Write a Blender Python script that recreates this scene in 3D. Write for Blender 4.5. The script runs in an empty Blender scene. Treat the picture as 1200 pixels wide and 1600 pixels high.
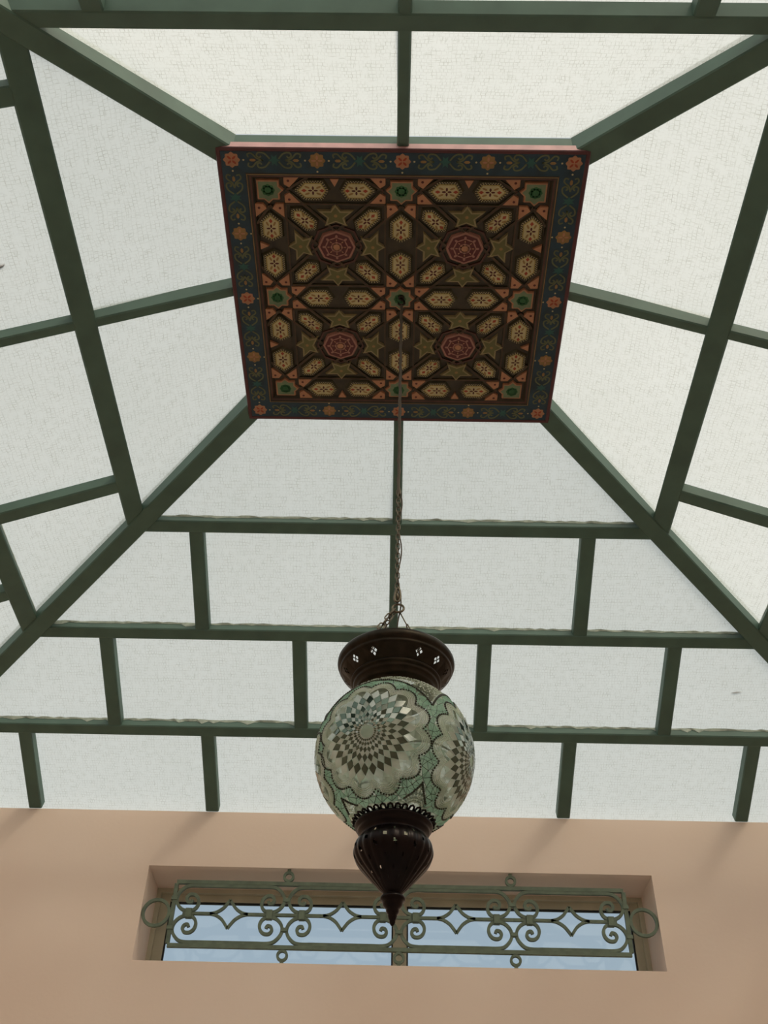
import bpy, math, random
from mathutils import Vector, Matrix
from mathutils.geometry import delaunay_2d_cdt

random.seed(7)
PI = math.pi
sc = bpy.context.scene
COL = sc.collection

# ------------------------------------------------------------------ camera
S = 0.8            # metres per model unit
EYE = 1.6          # eye height above the floor, metres


def W(x, y, z):
    return Vector((x * S, y * S, z * S + EYE))


FW = Vector((-0.0130, 0.7277, 0.6858)).normalized()
RT = Vector((0.9998, -0.0012, 0.0203))
RT = (RT - FW * RT.dot(FW)).normalized()
UP = RT.cross(FW)
cam_data = bpy.data.cameras.new('camera')
cam_data.sensor_fit = 'VERTICAL'
cam_data.sensor_height = 36.0
cam_data.lens = 36.0 * 1592.2 / 1600.0
cam_data.clip_start = 0.05
cam = bpy.data.objects.new('camera', cam_data)
M = Matrix((RT, UP, -FW)).transposed().to_4x4()
M.translation = W(0, 0, 0)
cam.matrix_world = M
COL.objects.link(cam)
sc.camera = cam

# ------------------------------------------------------------------ sky, sun, exposure
SUN_DIR = Vector((0.40, -0.52, 0.75)).normalized()
world = bpy.data.worlds.new('sky')
sc.world = world
world.use_nodes = True
wn = world.node_tree
wn.nodes.clear()
w_out = wn.nodes.new('ShaderNodeOutputWorld')
w_bg = wn.nodes.new('ShaderNodeBackground')
w_sky = wn.nodes.new('ShaderNodeTexSky')
w_sky.sky_type = 'NISHITA'
w_sky.sun_disc = False
w_sky.sun_elevation = math.asin(SUN_DIR.z)
w_sky.sun_rotation = math.atan2(SUN_DIR.x, SUN_DIR.y)
w_sky.air_density = 1.0
w_sky.dust_density = 6.0
w_sky.ozone_density = 1.0
w_mul = wn.nodes.new('ShaderNodeVectorMath')      # clear sky thinned ...
w_mul.operation = 'SCALE'
w_mul.inputs['Scale'].default_value = 0.125
w_add = wn.nodes.new('ShaderNodeVectorMath')      # ... by an even white haze
w_add.operation = 'ADD'
w_add.inputs[1].default_value = (0.362, 0.366, 0.318)
wn.links.new(w_sky.outputs[0], w_mul.inputs[0])
wn.links.new(w_mul.outputs[0], w_add.inputs[0])
wn.links.new(w_add.outputs[0], w_bg.inputs[0])
wn.links.new(w_bg.outputs[0], w_out.inputs[0])
w_bg.inputs[1].default_value = 1.0

sun_data = bpy.data.lights.new('sun', 'SUN')
sun_data.energy = 0.88
sun_data.angle = math.radians(9)
sun_data.color = (1.0, 0.99, 0.97)
sun = bpy.data.objects.new('sun', sun_data)
sun.rotation_euler = SUN_DIR.to_track_quat('Z', 'Y').to_euler()
sun.location = (3, -4, 9)
COL.objects.link(sun)

sc.view_settings.view_transform = 'Standard'
sc.view_settings.look = 'None'
sc.view_settings.gamma = 1.0
sc.view_settings.use_curve_mapping = False
sc.view_settings.exposure = 0.0


# ------------------------------------------------------------------ materials
def lin(r, g, b):
    def f(c):
        c /= 255.0
        return c / 12.92 if c <= 0.04045 else ((c + 0.055) / 1.055) ** 2.4
    return (f(r), f(g), f(b), 1.0)


def mat(name, rgb, rough=0.6, metal=0.0, var=0.12, scale=18.0, bump=0.0, rgb2=None, cover=0.5, spec=0.5):
    m = bpy.data.materials.new(name)
    m.use_nodes = True
    nt = m.node_tree
    b = nt.nodes['Principled BSDF']
    b.inputs['Roughness'].default_value = rough
    b.inputs['Metallic'].default_value = metal
    b.inputs['Specular IOR Level'].default_value = spec
    tc = nt.nodes.new('ShaderNodeTexCoord')
    nz = nt.nodes.new('ShaderNodeTexNoise')
    nz.inputs['Scale'].default_value = scale
    nz.inputs['Detail'].default_value = 6.0
    nt.links.new(tc.outputs['Object'], nz.inputs['Vector'])
    cr = nt.nodes.new('ShaderNodeValToRGB')
    c = lin(*rgb)
    if rgb2 is None:
        lo = tuple(v * (1 - var) for v in c[:3]) + (1,)
        hi = tuple(min(1, v * (1 + var)) for v in c[:3]) + (1,)
        cr.color_ramp.elements[0].position = 0.3
        cr.color_ramp.elements[1].position = 0.7
    else:
        lo, hi = c, lin(*rgb2)
        cr.color_ramp.elements[0].position = cover
        cr.color_ramp.elements[1].position = cover + 0.08
    cr.color_ramp.elements[0].color = lo
    cr.color_ramp.elements[1].color = hi
    nt.links.new(nz.outputs['Fac'], cr.inputs['Fac'])
    nt.links.new(cr.outputs['Color'], b.inputs['Base Color'])
    if bump:
        bp = nt.nodes.new('ShaderNodeBump')
        bp.inputs['Strength'].default_value = bump
        bp.inputs['Distance'].default_value = 0.004
        nt.links.new(nz.outputs['Fac'], bp.inputs['Height'])
        nt.links.new(bp.outputs['Normal'], b.inputs['Normal'])
    return m


def plaster(name):
    m = bpy.data.materials.new(name)
    m.use_nodes = True
    nt = m.node_tree
    N = nt.nodes.new
    b = nt.nodes['Principled BSDF']
    b.inputs['Roughness'].default_value = 0.85
    b.inputs['Specular IOR Level'].default_value = 0.2
    tc = N('ShaderNodeTexCoord')
    n1 = N('ShaderNodeTexNoise')
    n1.inputs['Scale'].default_value = 1.3
    n1.inputs['Detail'].default_value = 4
    n2 = N('ShaderNodeTexNoise')
    n2.inputs['Scale'].default_value = 60
    n2.inputs['Detail'].default_value = 5
    cr = N('ShaderNodeValToRGB')
    cr.color_ramp.elements[0].position = 0.3
    cr.color_ramp.elements[1].position = 0.72
    cr.color_ramp.elements[0].color = lin(237, 213, 197)
    cr.color_ramp.elements[1].color = lin(242, 221, 207)
    bp = N('ShaderNodeBump')
    bp.inputs['Strength'].default_value = 0.12
    bp.inputs['Distance'].default_value = 0.003
    nt.links.new(tc.outputs['Object'], n1.inputs['Vector'])
    nt.links.new(tc.outputs['Object'], n2.inputs['Vector'])
    nt.links.new(n1.outputs['Fac'], cr.inputs['Fac'])
    nt.links.new(cr.outputs['Color'], b.inputs['Base Color'])
    nt.links.new(n2.outputs['Fac'], bp.inputs['Height'])
    nt.links.new(bp.outputs['Normal'], b.inputs['Normal'])
    return m


def frosted_glass(name):
    """Pale obscured roof glass: a fine irregular crackle grid pressed into it, light scatters through it."""
    m = bpy.data.materials.new(name)
    m.use_nodes = True
    nt = m.node_tree
    nt.nodes.clear()
    N = nt.nodes.new
    L = nt.links.new
    out = N('ShaderNodeOutputMaterial')
    uv = N('ShaderNodeTexCoord')
    nz = N('ShaderNodeTexNoise')
    nz.inputs['Scale'].default_value = 9
    nz.inputs['Detail'].default_value = 3
    L(uv.outputs['UV'], nz.inputs['Vector'])
    sub = N('ShaderNodeVectorMath')
    sub.operation = 'SUBTRACT'
    sub.inputs[1].default_value = (0.5, 0.5, 0.5)
    L(nz.outputs['Color'], sub.inputs[0])
    scl = N('ShaderNodeVectorMath')
    scl.operation = 'SCALE'
    scl.inputs['Scale'].default_value = 0.022
    L(sub.outputs[0], scl.inputs[0])
    add = N('ShaderNodeVectorMath')
    add.operation = 'ADD'
    L(uv.outputs['UV'], add.inputs[0])
    L(scl.outputs[0], add.inputs[1])
    br = N('ShaderNodeTexBrick')
    br.inputs['Scale'].default_value = 1.0
    br.inputs['Brick Width'].default_value = 0.015
    br.inputs['Row Height'].default_value = 0.0145
    br.inputs['Mortar Size'].default_value = 0.0011
    br.inputs['Mortar Smooth'].default_value = 0.3
    br.offset = 0.37
    br.squash = 0.8
    L(add.outputs[0], br.inputs['Vector'])
    fade = N('ShaderNodeTexNoise')
    fade.inputs['Scale'].default_value = 30
    fade.inputs['Detail'].default_value = 4
    L(uv.outputs['UV'], fade.inputs['Vector'])
    fr = N('ShaderNodeMapRange')
    fr.inputs['From Min'].default_value = 0.38
    fr.inputs['From Max'].default_value = 0.68
    L(fade.outputs['Fac'], fr.inputs['Value'])
    mul = N('ShaderNodeMath')
    mul.operation = 'MULTIPLY'
    L(br.outputs['Fac'], mul.inputs[0])
    L(fr.outputs[0], mul.inputs[1])
    # short broken dashes both ways, like a coarse weave
    dash = None
    for sc3 in ((26, 210, 1), (190, 24, 1)):
        mp = N('ShaderNodeMapping')
        mp.inputs['Scale'].default_value = sc3
        L(add.outputs[0], mp.inputs['Vector'])
        dn = N('ShaderNodeTexNoise')
        dn.inputs['Scale'].default_value = 1.0
        dn.inputs['Detail'].default_value = 2
        L(mp.outputs[0], dn.inputs['Vector'])
        dr = N('ShaderNodeMapRange')
        dr.inputs['From Min'].default_value = 0.60
        dr.inputs['From Max'].default_value = 0.74
        dr.inputs['To Max'].default_value = 0.75
        L(dn.outputs['Fac'], dr.inputs['Value'])
        if dash is None:
            dash = dr
        else:
            mm_ = N('ShaderNodeMath')
            mm_.operation = 'MAXIMUM'
            L(dash.outputs[0], mm_.inputs[0])
            L(dr.outputs[0], mm_.inputs[1])
            dash = mm_
    mul2 = N('ShaderNodeMath')
    mul2.operation = 'MAXIMUM'
    L(mul.outputs[0], mul2.inputs[0])
    L(dash.outputs[0], mul2.inputs[1])
    # grime with a shape of its own, a few specks
    gr = N('ShaderNodeTexNoise')
    gr.inputs['Scale'].default_value = 2.2
    gr.inputs['Detail'].default_value = 8
    gr.inputs['Roughness'].default_value = 0.7
    L(uv.outputs['UV'], gr.inputs['Vector'])
    gcr = N('ShaderNodeValToRGB')
    gcr.color_ramp.elements[0].position = 0.30
    gcr.color_ramp.elements[1].position = 0.66
    gcr.color_ramp.elements[0].color = (0.80, 0.82, 0.76, 1)
    gcr.color_ramp.elements[1].color = (0.86, 0.88, 0.825, 1)
    L(gr.outputs['Fac'], gcr.inputs['Fac'])
    mx = N('ShaderNodeMix')
    mx.data_type = 'RGBA'
    L(mul2.outputs[0], mx.inputs['Factor'])
    L(gcr.outputs['Color'], mx.inputs[6])
    mx.inputs[7].default_value = (0.55, 0.54, 0.47, 1)
    tl = N('ShaderNodeBsdfTranslucent')
    L(mx.outputs[2], tl.inputs['Color'])
    tp = N('ShaderNodeBsdfTransparent')
    tp.inputs['Color'].default_value = (0.91, 0.90, 0.76, 1)
    gl = N('ShaderNodeBsdfGlossy')
    gl.inputs['Roughness'].default_value = 0.3
    df = N('ShaderNodeBsdfDiffuse')
    L(mx.outputs[2], df.inputs['Color'])
    m0 = N('ShaderNodeMixShader')
    m0.inputs[0].default_value = 0.22
    L(tl.outputs[0], m0.inputs[1])
    L(df.outputs[0], m0.inputs[2])
    m1 = N('ShaderNodeMixShader')
    m1.inputs[0].default_value = 0.40
    L(m0.outputs[0], m1.inputs[1])
    L(tp.outputs[0], m1.inputs[2])
    m2 = N('ShaderNodeMixShader')
    m2.inputs[0].default_value = 0.03
    L(m1.outputs[0], m2.inputs[1])
    L(gl.outputs[0], m2.inputs[2])
    L(m2.outputs[0], out.inputs['Surface'])
    return m


def clear_glass(name):
    m = bpy.data.materials.new(name)
    m.use_nodes = True
    nt = m.node_tree
    nt.nodes.clear()
    N = nt.nodes.new
    out = N('ShaderNodeOutputMaterial')
    tp = N('ShaderNodeBsdfTransparent')
    tp.inputs['Color'].default_value = (0.80, 0.85, 0.87, 1)
    gl = N('ShaderNodeBsdfGlossy')
    gl.inputs['Roughness'].default_value = 0.02
    mx = N('ShaderNodeMixShader')
    mx.inputs[0].default_value = 0.03
    nt.links.new(tp.outputs[0], mx.inputs[1])
    nt.links.new(gl.outputs[0], mx.inputs[2])
    nt.links.new(mx.outputs[0], out.inputs['Surface'])
    return m


def lamp_glass(name, rgb, through=0.5, rough=0.25, var=0.15, scale=30, clear=0.25, metal=0.0):
    m = bpy.data.materials.new(name)
    m.use_nodes = True
    nt = m.node_tree
    N = nt.nodes.new
    b = nt.nodes['Principled BSDF']
    b.inputs['Roughness'].default_value = rough
    b.inputs['Metallic'].default_value = metal
    tc = N('ShaderNodeTexCoord')
    nz = N('ShaderNodeTexNoise')
    nz.inputs['Scale'].default_value = scale
    nt.links.new(tc.outputs['Object'], nz.inputs['Vector'])
    cr = N('ShaderNodeValToRGB')
    c = lin(*rgb)
    cr.color_ramp.elements[0].position = 0.3
    cr.color_ramp.elements[1].position = 0.7
    cr.color_ramp.elements[0].color = tuple(v * (1 - var) for v in c[:3]) + (1,)
    cr.color_ramp.elements[1].color = tuple(min(1, v * (1 + var)) for v in c[:3]) + (1,)
    nt.links.new(nz.outputs['Fac'], cr.inputs['Fac'])
    nt.links.new(cr.outputs['Color'], b.inputs['Base Color'])
    tl = N('ShaderNodeBsdfTranslucent')
    nt.links.new(cr.outputs['Color'], tl.inputs['Color'])
    mx = N('ShaderNodeMixShader')
    mx.inputs[0].default_value = through
    out = nt.nodes['Material Output']
    nt.links.new(b.outputs[0], mx.inputs[1])
    nt.links.new(tl.outputs[0], mx.inputs[2])
    tp = N('ShaderNodeBsdfTransparent')
    tp.inputs['Color'].default_value = (0.95, 0.97, 0.94, 1)
    m2 = N('ShaderNodeMixShader')
    m2.inputs[0].default_value = clear
    nt.links.new(mx.outputs[0], m2.inputs[1])
    nt.links.new(tp.outputs[0], m2.inputs[2])
    nt.links.new(m2.outputs[0], out.inputs['Surface'])
    return m


MT = dict(
    plaster=plaster('plaster'),
    floor=mat('floor_tile', (226, 229, 226), 0.5, scale=4),
    green=mat('green_paint', (78, 104, 92), 0.55, var=0.14, scale=9, bump=0.15),
    putty=mat('putty', (168, 176, 164), 0.8, var=0.25, scale=40),
    roofglass=frosted_glass('obscured_glass'),
    frame=mat('window_frame_paint', (198, 192, 170), 0.6, scale=6),
    glass=clear_glass('clear_glass'),
    gasket=mat('black_gasket', (22, 22, 20), 0.6),
    iron=mat('green_iron', (98, 110, 92), 0.55, var=0.22, scale=22, bump=0.2),
    oxblood=mat('oxblood_paint', (80, 34, 38), 0.45, var=0.2),
    litside=mat('lit_side_pink', (206, 158, 158), 0.4, var=0.15),  # outer rail sides: pale pink, the bright highlight is put into the colour
    teal=mat('teal_paint', (20, 52, 68), 0.5, var=0.35, scale=14),
    darkwood=mat('dark_wood', (50, 42, 27), 0.5, var=0.3, scale=25),
    olive=mat('olive_strap', (64, 58, 34), 0.5, var=0.25, scale=25),
    redbrown=mat('red_brown_strap', (76, 42, 32), 0.5, var=0.25, scale=25),
    salmon=mat('salmon_paint', (172, 122, 90), 0.55, var=0.15, scale=25),
    reddot=mat('dark_red_paint', (74, 20, 15), 0.5),
    red=mat('red_paint', (150, 60, 36), 0.5, var=0.2),
    cream=mat('cream_paint', (186, 174, 130), 0.55),
    yellow=mat('yellow_paint', (158, 138, 76), 0.55, var=0.2, scale=40),
    ochre=mat('ochre_paint', (142, 110, 66), 0.55, var=0.2),
    starfill=mat('olive_green_paint', (92, 90, 48), 0.5, var=0.2),
    starline=mat('pale_tan_paint', (140, 126, 88), 0.5),
    tealgreen=mat('pale_teal_paint', (104, 122, 92), 0.5, var=0.2),
    leafgreen=mat('leaf_green_paint', (36, 92, 50), 0.5),
    maroon=mat('maroon_paint', (80, 20, 22), 0.45),
    pink=mat('pink_paint', (156, 108, 94), 0.5),
    scroll=mat('scroll_paint', (92, 98, 70), 0.55, var=0.2),
    tealleaf=mat('teal_leaf_paint', (40, 88, 84), 0.55),
    bronze=mat('dark_bronze', (48, 42, 34), 0.38, 0.85, var=0.3, scale=30, bump=0.2),
    bronze2=mat('black_bronze', (26, 17, 17), 0.30, 0.7, var=0.3, scale=30, bump=0.2),
    chain=mat('aged_iron', (104, 96, 82), 0.38, 0.7),
    cord=mat('brown_cord', (84, 74, 64), 0.7),
    globe=lamp_glass('mosaic_base_glass', (228, 238, 226), 0.88, 0.35, clear=0.48),
    grout=lamp_glass('pale_grout', (196, 204, 186), 0.85, 0.5, clear=0.5),
    groutdark=lamp_glass('green_grout', (84, 100, 84), 0.4, 0.5, clear=0.1),
    mint=lamp_glass('mint_crackle_glass', (208, 246, 228), 0.84, 0.06, clear=0.26),
    tilelight=lamp_glass('pale_mirror_tile', (242, 252, 244), 0.6, 0.08, clear=0.25, metal=0.9),
    tiledark=mat('mirror_tile', (98, 112, 102), 0.07, 1.0, var=0.1),
    bead=lamp_glass('seed_bead_glass', (246, 254, 242), 0.82, 0.2, clear=0.4),
    darkbead=mat('dark_bead', (50, 54, 42), 0.3),
)


# ------------------------------------------------------------------ builders
class MB:
    """Collects shapes in metres and links them as ONE mesh object."""

    def __init__(self):
        self.v, self.f, self.m, self.uv = [], [], [], {}

    def face(self, pts, mi=0, uv=None):
        n = len(self.v)
        self.v += [Vector(p) for p in pts]
        self.f.append(tuple(range(n, n + len(pts))))
        self.m.append(mi)
        if uv:
            self.uv[len(self.f) - 1] = uv

    def raw(self, vs, fs, mi=0):
        n = len(self.v)
        self.v += [Vector(p) for p in vs]
        for q in fs:
            self.f.append(tuple(i + n for i in q))
            self.m.append(mi)

    def hexa(self, c, mi=0):
        """c: 8 corners, bottom ring then top ring."""
        self.raw(c, [(3, 2, 1, 0), (4, 5, 6, 7), (0, 1, 5, 4), (1, 2, 6, 5), (2, 3, 7, 6), (3, 0, 4, 7)], mi)

    def box(self, lo, hi, mi=0):
        x0, y0, z0 = lo
        x1, y1, z1 = hi
        self.hexa([(x0, y0, z0), (x1, y0, z0), (x1, y1, z0), (x0, y1, z0),
                   (x0, y0, z1), (x1, y0, z1), (x1, y1, z1), (x0, y1, z1)], mi)

    def tube(self, pts, r, n=8, closed=False, mi=0, flat=1.0):
        pts = [Vector(p) for p in pts]
        N = len(pts)
        rings = []
        prev = None
        for i, p in enumerate(pts):
            if closed:
                t = pts[(i + 1) % N] - pts[i - 1]
            else:
                t = pts[min(i + 1, N - 1)] - pts[max(i - 1, 0)]
            t.normalize()
            if prev is None:
                a = Vector((0, 0, 1)) if abs(t.z) < 0.9 else Vector((0, 1, 0))
                nrm = (a - t * a.dot(t)).normalized()
            else:
                nrm = (prev - t * prev.dot(t)).normalized()
            prev = nrm
            bi = t.cross(nrm)
            rr = r[i] if isinstance(r, (list, tuple)) else r
            rings.append([p + nrm * math.cos(2 * PI * k / n) * rr + bi * math.sin(2 * PI * k / n) * rr * flat for k in range(n)])
        vs = [q for g in rings for q in g]
        fs = []
        for i in range(N if closed else N - 1):
            j = (i + 1) % N
            for k in range(n):
                l = (k + 1) % n
                fs.append((i * n + k, i * n + l, j * n + l, j * n + k))
        if not closed:
            fs.append(tuple(reversed(range(n))))
            fs.append(tuple((N - 1) * n + k for k in range(n)))
        self.raw(vs, fs, mi)

    def lathe(self, prof, c, n=64, mi=0, rad=None):
        """prof: [(r, z)] in metres relative to c; rad(theta, i) scales the radius."""
        c = Vector(c)
        vs, fs = [], []
        for i, (r, z) in enumerate(prof):
            for k in range(n):
                a = 2 * PI * k / n
                q = r * (rad(a, i) if rad else 1)
                vs.append(c + Vector((q * math.cos(a), q * math.sin(a), z)))
        for i in range(len(prof) - 1):
            for k in range(n):
                l = (k + 1) % n
                fs.append((i * n + k, i * n + l, (i + 1) * n + l, (i + 1) * n + k))
        self.raw(vs, fs, mi)

    def ribbon(self, path, w, o, ax, az, ay, depth, closed=False, mi=0):
        """bar of rectangular section swept along a 2-D path lying in the plane o + a*ax + b*az, thickness along ay."""
        N = len(path)
        pp = [Vector((p[0], p[1])) for p in path]
        vs = []
        for i, p in enumerate(pp):
            if closed:
                a, b = pp[i] - pp[i - 1], pp[(i + 1) % N] - pp[i]
            else:
                a = pp[i] - pp[i - 1] if i else pp[1] - pp[0]
                b = pp[i + 1] - pp[i] if i < N - 1 else a
            a.normalize()
            b.normalize()
            na, nb = Vector((-a.y, a.x)), Vector((-b.y, b.x))
            nn = na + nb
            if nn.length < 1e-6:
                nn = na
            nn.normalize()
            k = min(2.0, 1.0 / max(0.3, nn.dot(na)))
            for sgn, dd in ((1, -1), (-1, -1), (-1, 1), (1, 1)):
                q = p + nn * (sgn * w / 2 * k)
                vs.append(o + ax * q.x + az * q.y + ay * (dd * depth / 2))
        fs = []
        for i in range(N if closed else N - 1):
            j = (i + 1) % N
            for k in range(4):
                l = (k + 1) % 4
                fs.append((i * 4 + k, i * 4 + l, j * 4 + l, j * 4 + k))
        if not closed:
            fs.append((3, 2, 1, 0))
            fs.append(tuple((N - 1) * 4 + k for k in range(4)))
        self.raw(vs, fs, mi)

    def build(self, name, mats, parent=None, smooth=False, origin=None, link=True):
        if not isinstance(mats, (list, tuple)):
            mats = [mats]
        if origin is None:
            lo = Vector((min(v.x for v in self.v), min(v.y for v in self.v), min(v.z for v in self.v)))
            hi = Vector((max(v.x for v in self.v), max(v.y for v in self.v), max(v.z for v in self.v)))
            origin = (lo + hi) / 2
        origin = Vector(origin)
        me = bpy.data.meshes.new(name)
        me.from_pydata([v - origin for v in self.v], [], self.f)
        for x in mats:
            me.materials.append(x)
        me.polygons.foreach_set('material_index', self.m)
        if smooth:
            me.polygons.foreach_set('use_smooth', [True] * len(me.polygons))
        if self.uv:
            ul = me.uv_layers.new(name='UVMap')
            for fi, co in self.uv.items():
                for li, q in zip(me.polygons[fi].loop_indices, co):
                    ul.data[li].uv = q
        me.update()
        o = bpy.data.objects.new(name, me)
        place(o, origin, parent)
        return o


WORLD_AT = {}


def place(o, at, parent):
    at = Vector(at)
    COL.objects.link(o)
    WORLD_AT[o.name] = at
    if parent is not None:
        o.parent = parent
        o.location = at - WORLD_AT[parent.name]
    else:
        o.location = at


def tag(o, label=None, cat=None, group=None, kind=None):
    for k, v in (('label', label), ('category', cat), ('group', group), ('kind', kind)):
        if v:
            o[k] = v
    return o


def empty(name, at):
    o = bpy.data.objects.new(name, None)
    o.empty_display_size = 0.1
    place(o, at, None)
    return o


def copy_to(src, at, parent, rot=None):
    c = src.copy()
    COL.objects.link(c)
    WORLD_AT[c.name] = Vector(at)
    c.parent = parent
    c.location = Vector(at) - WORLD_AT[parent.name]
    if rot is not None:
        c.rotation_euler = rot
    return c


def arc(cx, cy, rx, ry, a0, a1, n):
    return [(cx + rx * math.cos(math.radians(a0 + (a1 - a0) * i / n)), cy + ry * math.sin(math.radians(a0 + (a1 - a0) * i / n))) for i in range(n + 1)]


def smooth_path(p, n=5):
    out = []
    for i in range(len(p) - 1):
        p0 = p[max(i - 1, 0)]
        p1, p2 = p[i], p[i + 1]
        p3 = p[min(i + 2, len(p) - 1)]
        for k in range(n):
            t = k / n
            out.append(tuple(0.5 * (2 * p1[j] + (p2[j] - p0[j]) * t + (2 * p0[j] - 5 * p1[j] + 4 * p2[j] - p3[j]) * t * t
                                    + (3 * p1[j] - p0[j] - 3 * p2[j] + p3[j]) * t ** 3) for j in range(2)))
    out.append(tuple(p[-1]))
    return out


# ------------------------------------------------------------------ roof geometry (model units)
RX0, RX1, RY0, RY1, RZ = -0.6026, 0.6004, 2.2278, 3.3660, 4.1029
SL = 0.4662
AL, AR, AN, AF = 1.0854, 1.0910, 1.0352, 1.0
D1, D2, D3, D4 = 0.756, 1.362, 1.955, 2.482
GH = 0.066                      # depth of the bars below the glass


def gh(d):
    """the glass sits a little higher above the bars towards the coffer"""
    return GH + (0.036 * (D1 - d) / D1 if d < D1 else 0.0)


WALL_Y, WALL_Z = RY1 + D4, RZ - SL * D4
LEFT_X, RIGHT_X, NEAR_Y = RX0 - AL * D4, RX1 + AR * D4, RY0 - AN * D4

SLOPES = {
    'far': (lambda t, d: Vector((t, RY1 + AF * d, RZ - SL * d)), lambda d: (RX0 - AL * d, RX1 + AR * d)),
    'near': (lambda t, d: Vector((t, RY0 - AN * d, RZ - SL * d)), lambda d: (RX0 - AL * d, RX1 + AR * d)),
    'left': (lambda t, d: Vector((RX0 - AL * d, t, RZ - SL * d)), lambda d: (RY0 - AN * d, RY1 + AF * d)),
    'right': (lambda t, d: Vector((RX1 + AR * d, t, RZ - SL * d)), lambda d: (RY0 - AN * d, RY1 + AF * d)),
}


def inward(P):
    a, b, c = P(0, 0), P(1, 0), P(0, 1)
    n = (b - a).cross(c - a).normalized()
    return n if n.z < 0 else -n


def bar(P0, P1, w, h, n, drop=0.0, ext=0.0):
    """square-section bar: its lower face centred on P0-P1, rising h against the inward normal n."""
    d = (P1 - P0).normalized()
    P0, P1 = P0 - d * ext, P1 + d * ext
    sd = d.cross(n).normalized() * (w / 2)
    up = -n * h
    lo = n * drop
    b = 0.006
    sb = sd * (1 - 2 * b / w)
    m = MB()
    prof = [-sb + lo, sb + lo, sd + lo - n * b, sd + up, -sd + up, -sd + lo - n * b]
    vs = [W(*(P0 + q)) for q in prof] + [W(*(P1 + q)) for q in prof]
    k = len(prof)
    fs = [(i, (i + 1) % k, (i + 1) % k + k, i + k) for i in range(k)] + [tuple(reversed(range(k))), tuple(range(k, 2 * k))]
    m.raw(vs, fs)
    return m


# ================================================================== THE SETTING
m = MB()
T = 0.5 / S * 0.5


def room_wall(name, corners_lo, corners_hi, label):
    m = MB()
    m.box(corners_lo, corners_hi)
    o = m.build(name, MT['plaster'])
    tag(o, label, kind='structure')
    return o


TH = 0.30
zt = WALL_Z * S + EYE
xl, xr, yn, yf = LEFT_X * S, RIGHT_X * S, NEAR_Y * S, WALL_Y * S
m = MB()
m.box((xl - TH, yn - TH, -0.15), (xr + TH, yf + 0.45, 0.0))
tag(m.build('floor', MT['floor']), 'pale stone floor of the courtyard room under the glass roof', kind='structure')
room_wall('wall_left', (xl - TH, yn - TH, 0), (xl, yf + 0.45, zt), 'beige plaster wall under the left roof slope')
room_wall('wall_right', (xr, yn - TH, 0), (xr + TH, yf + 0.45, zt), 'beige plaster wall under the right roof slope')
room_wall('wall_front', (xl, yn - TH, 0), (xr, yn, zt), 'beige plaster wall behind the viewer')

# back wall with the long low window opening
OX0, OX1, OZ0, OZ1 = -1.441, 1.534, 2.050, 2.597
REV = 0.335
m = MB()
xs = [LEFT_X, OX0, OX1, RIGHT_X]
zs = [-EYE / S, OZ0, OZ1, WALL_Z]
BACK = 0.55
for i in range(3):
    for j in range(3):
        if i == 1 and j == 1:
            continue
        a, b, c, d = (xs[i], zs[j]), (xs[i + 1], zs[j]), (xs[i + 1], zs[j + 1]), (xs[i], zs[j + 1])
        m.face([W(p[0], WALL_Y, p[1]) for p in (a, b, c, d)])
        m.face([W(p[0], WALL_Y + BACK, p[1]) for p in (d, c, b, a)])
hole = [(OX0, OZ0), (OX1, OZ0), (OX1, OZ1), (OX0, OZ1)]
rim = [(LEFT_X, zs[0]), (RIGHT_X, zs[0]), (RIGHT_X, WALL_Z), (LEFT_X, WALL_Z)]
for loop, flip in ((hole, False), (rim, True)):
    for i in range(4):
        a, b = loop[i], loop[(i + 1) % 4]
        q = [W(a[0], WALL_Y, a[1]), W(a[0], WALL_Y + BACK, a[1]), W(b[0], WALL_Y + BACK, b[1]), W(b[0], WALL_Y, b[1])]
        m.face(q[::-1] if flip else q)
tag(m.build('wall_back', MT['plaster']), 'beige pink plaster wall with a long low window high up', kind='structure')

# ------------------------------------------------------------------ glass roof
ceiling = empty('ceiling', W(0, (RY0 + RY1) / 2, RZ))
tag(ceiling, 'hipped skylight roof of dark green steel bars and obscured glass panes', kind='structure')

COLS = {
    'far': [[0.0], [-1.104, -0.012, 1.050], [-1.664, -0.552, 0.514, 1.599], [-2.212, -1.114, -0.022, 1.051, 2.142]],
}
COLS['near'] = [[0.0], [-1.104, 0.0, 1.050], [-1.664, -0.552, 0.514, 1.599], [-2.212, -1.114, -0.03, 1.051, 2.142]]
yc = 2.782
COLS['left'] = [[yc], [yc - 1.065, yc - 0.006, yc + 1.028], [yc - 1.62, yc - 0.54, yc + 0.54, yc + 1.60], [yc - 2.15, yc - 1.08, yc, yc + 1.07, yc + 2.14]]
COLS['right'] = COLS['left']
ROWS = [0.150, D1, D2, D3, D4]
PURLIN_W = {'far': 0.070, 'near': 0.082, 'left': 0.102, 'right': 0.102}

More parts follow.
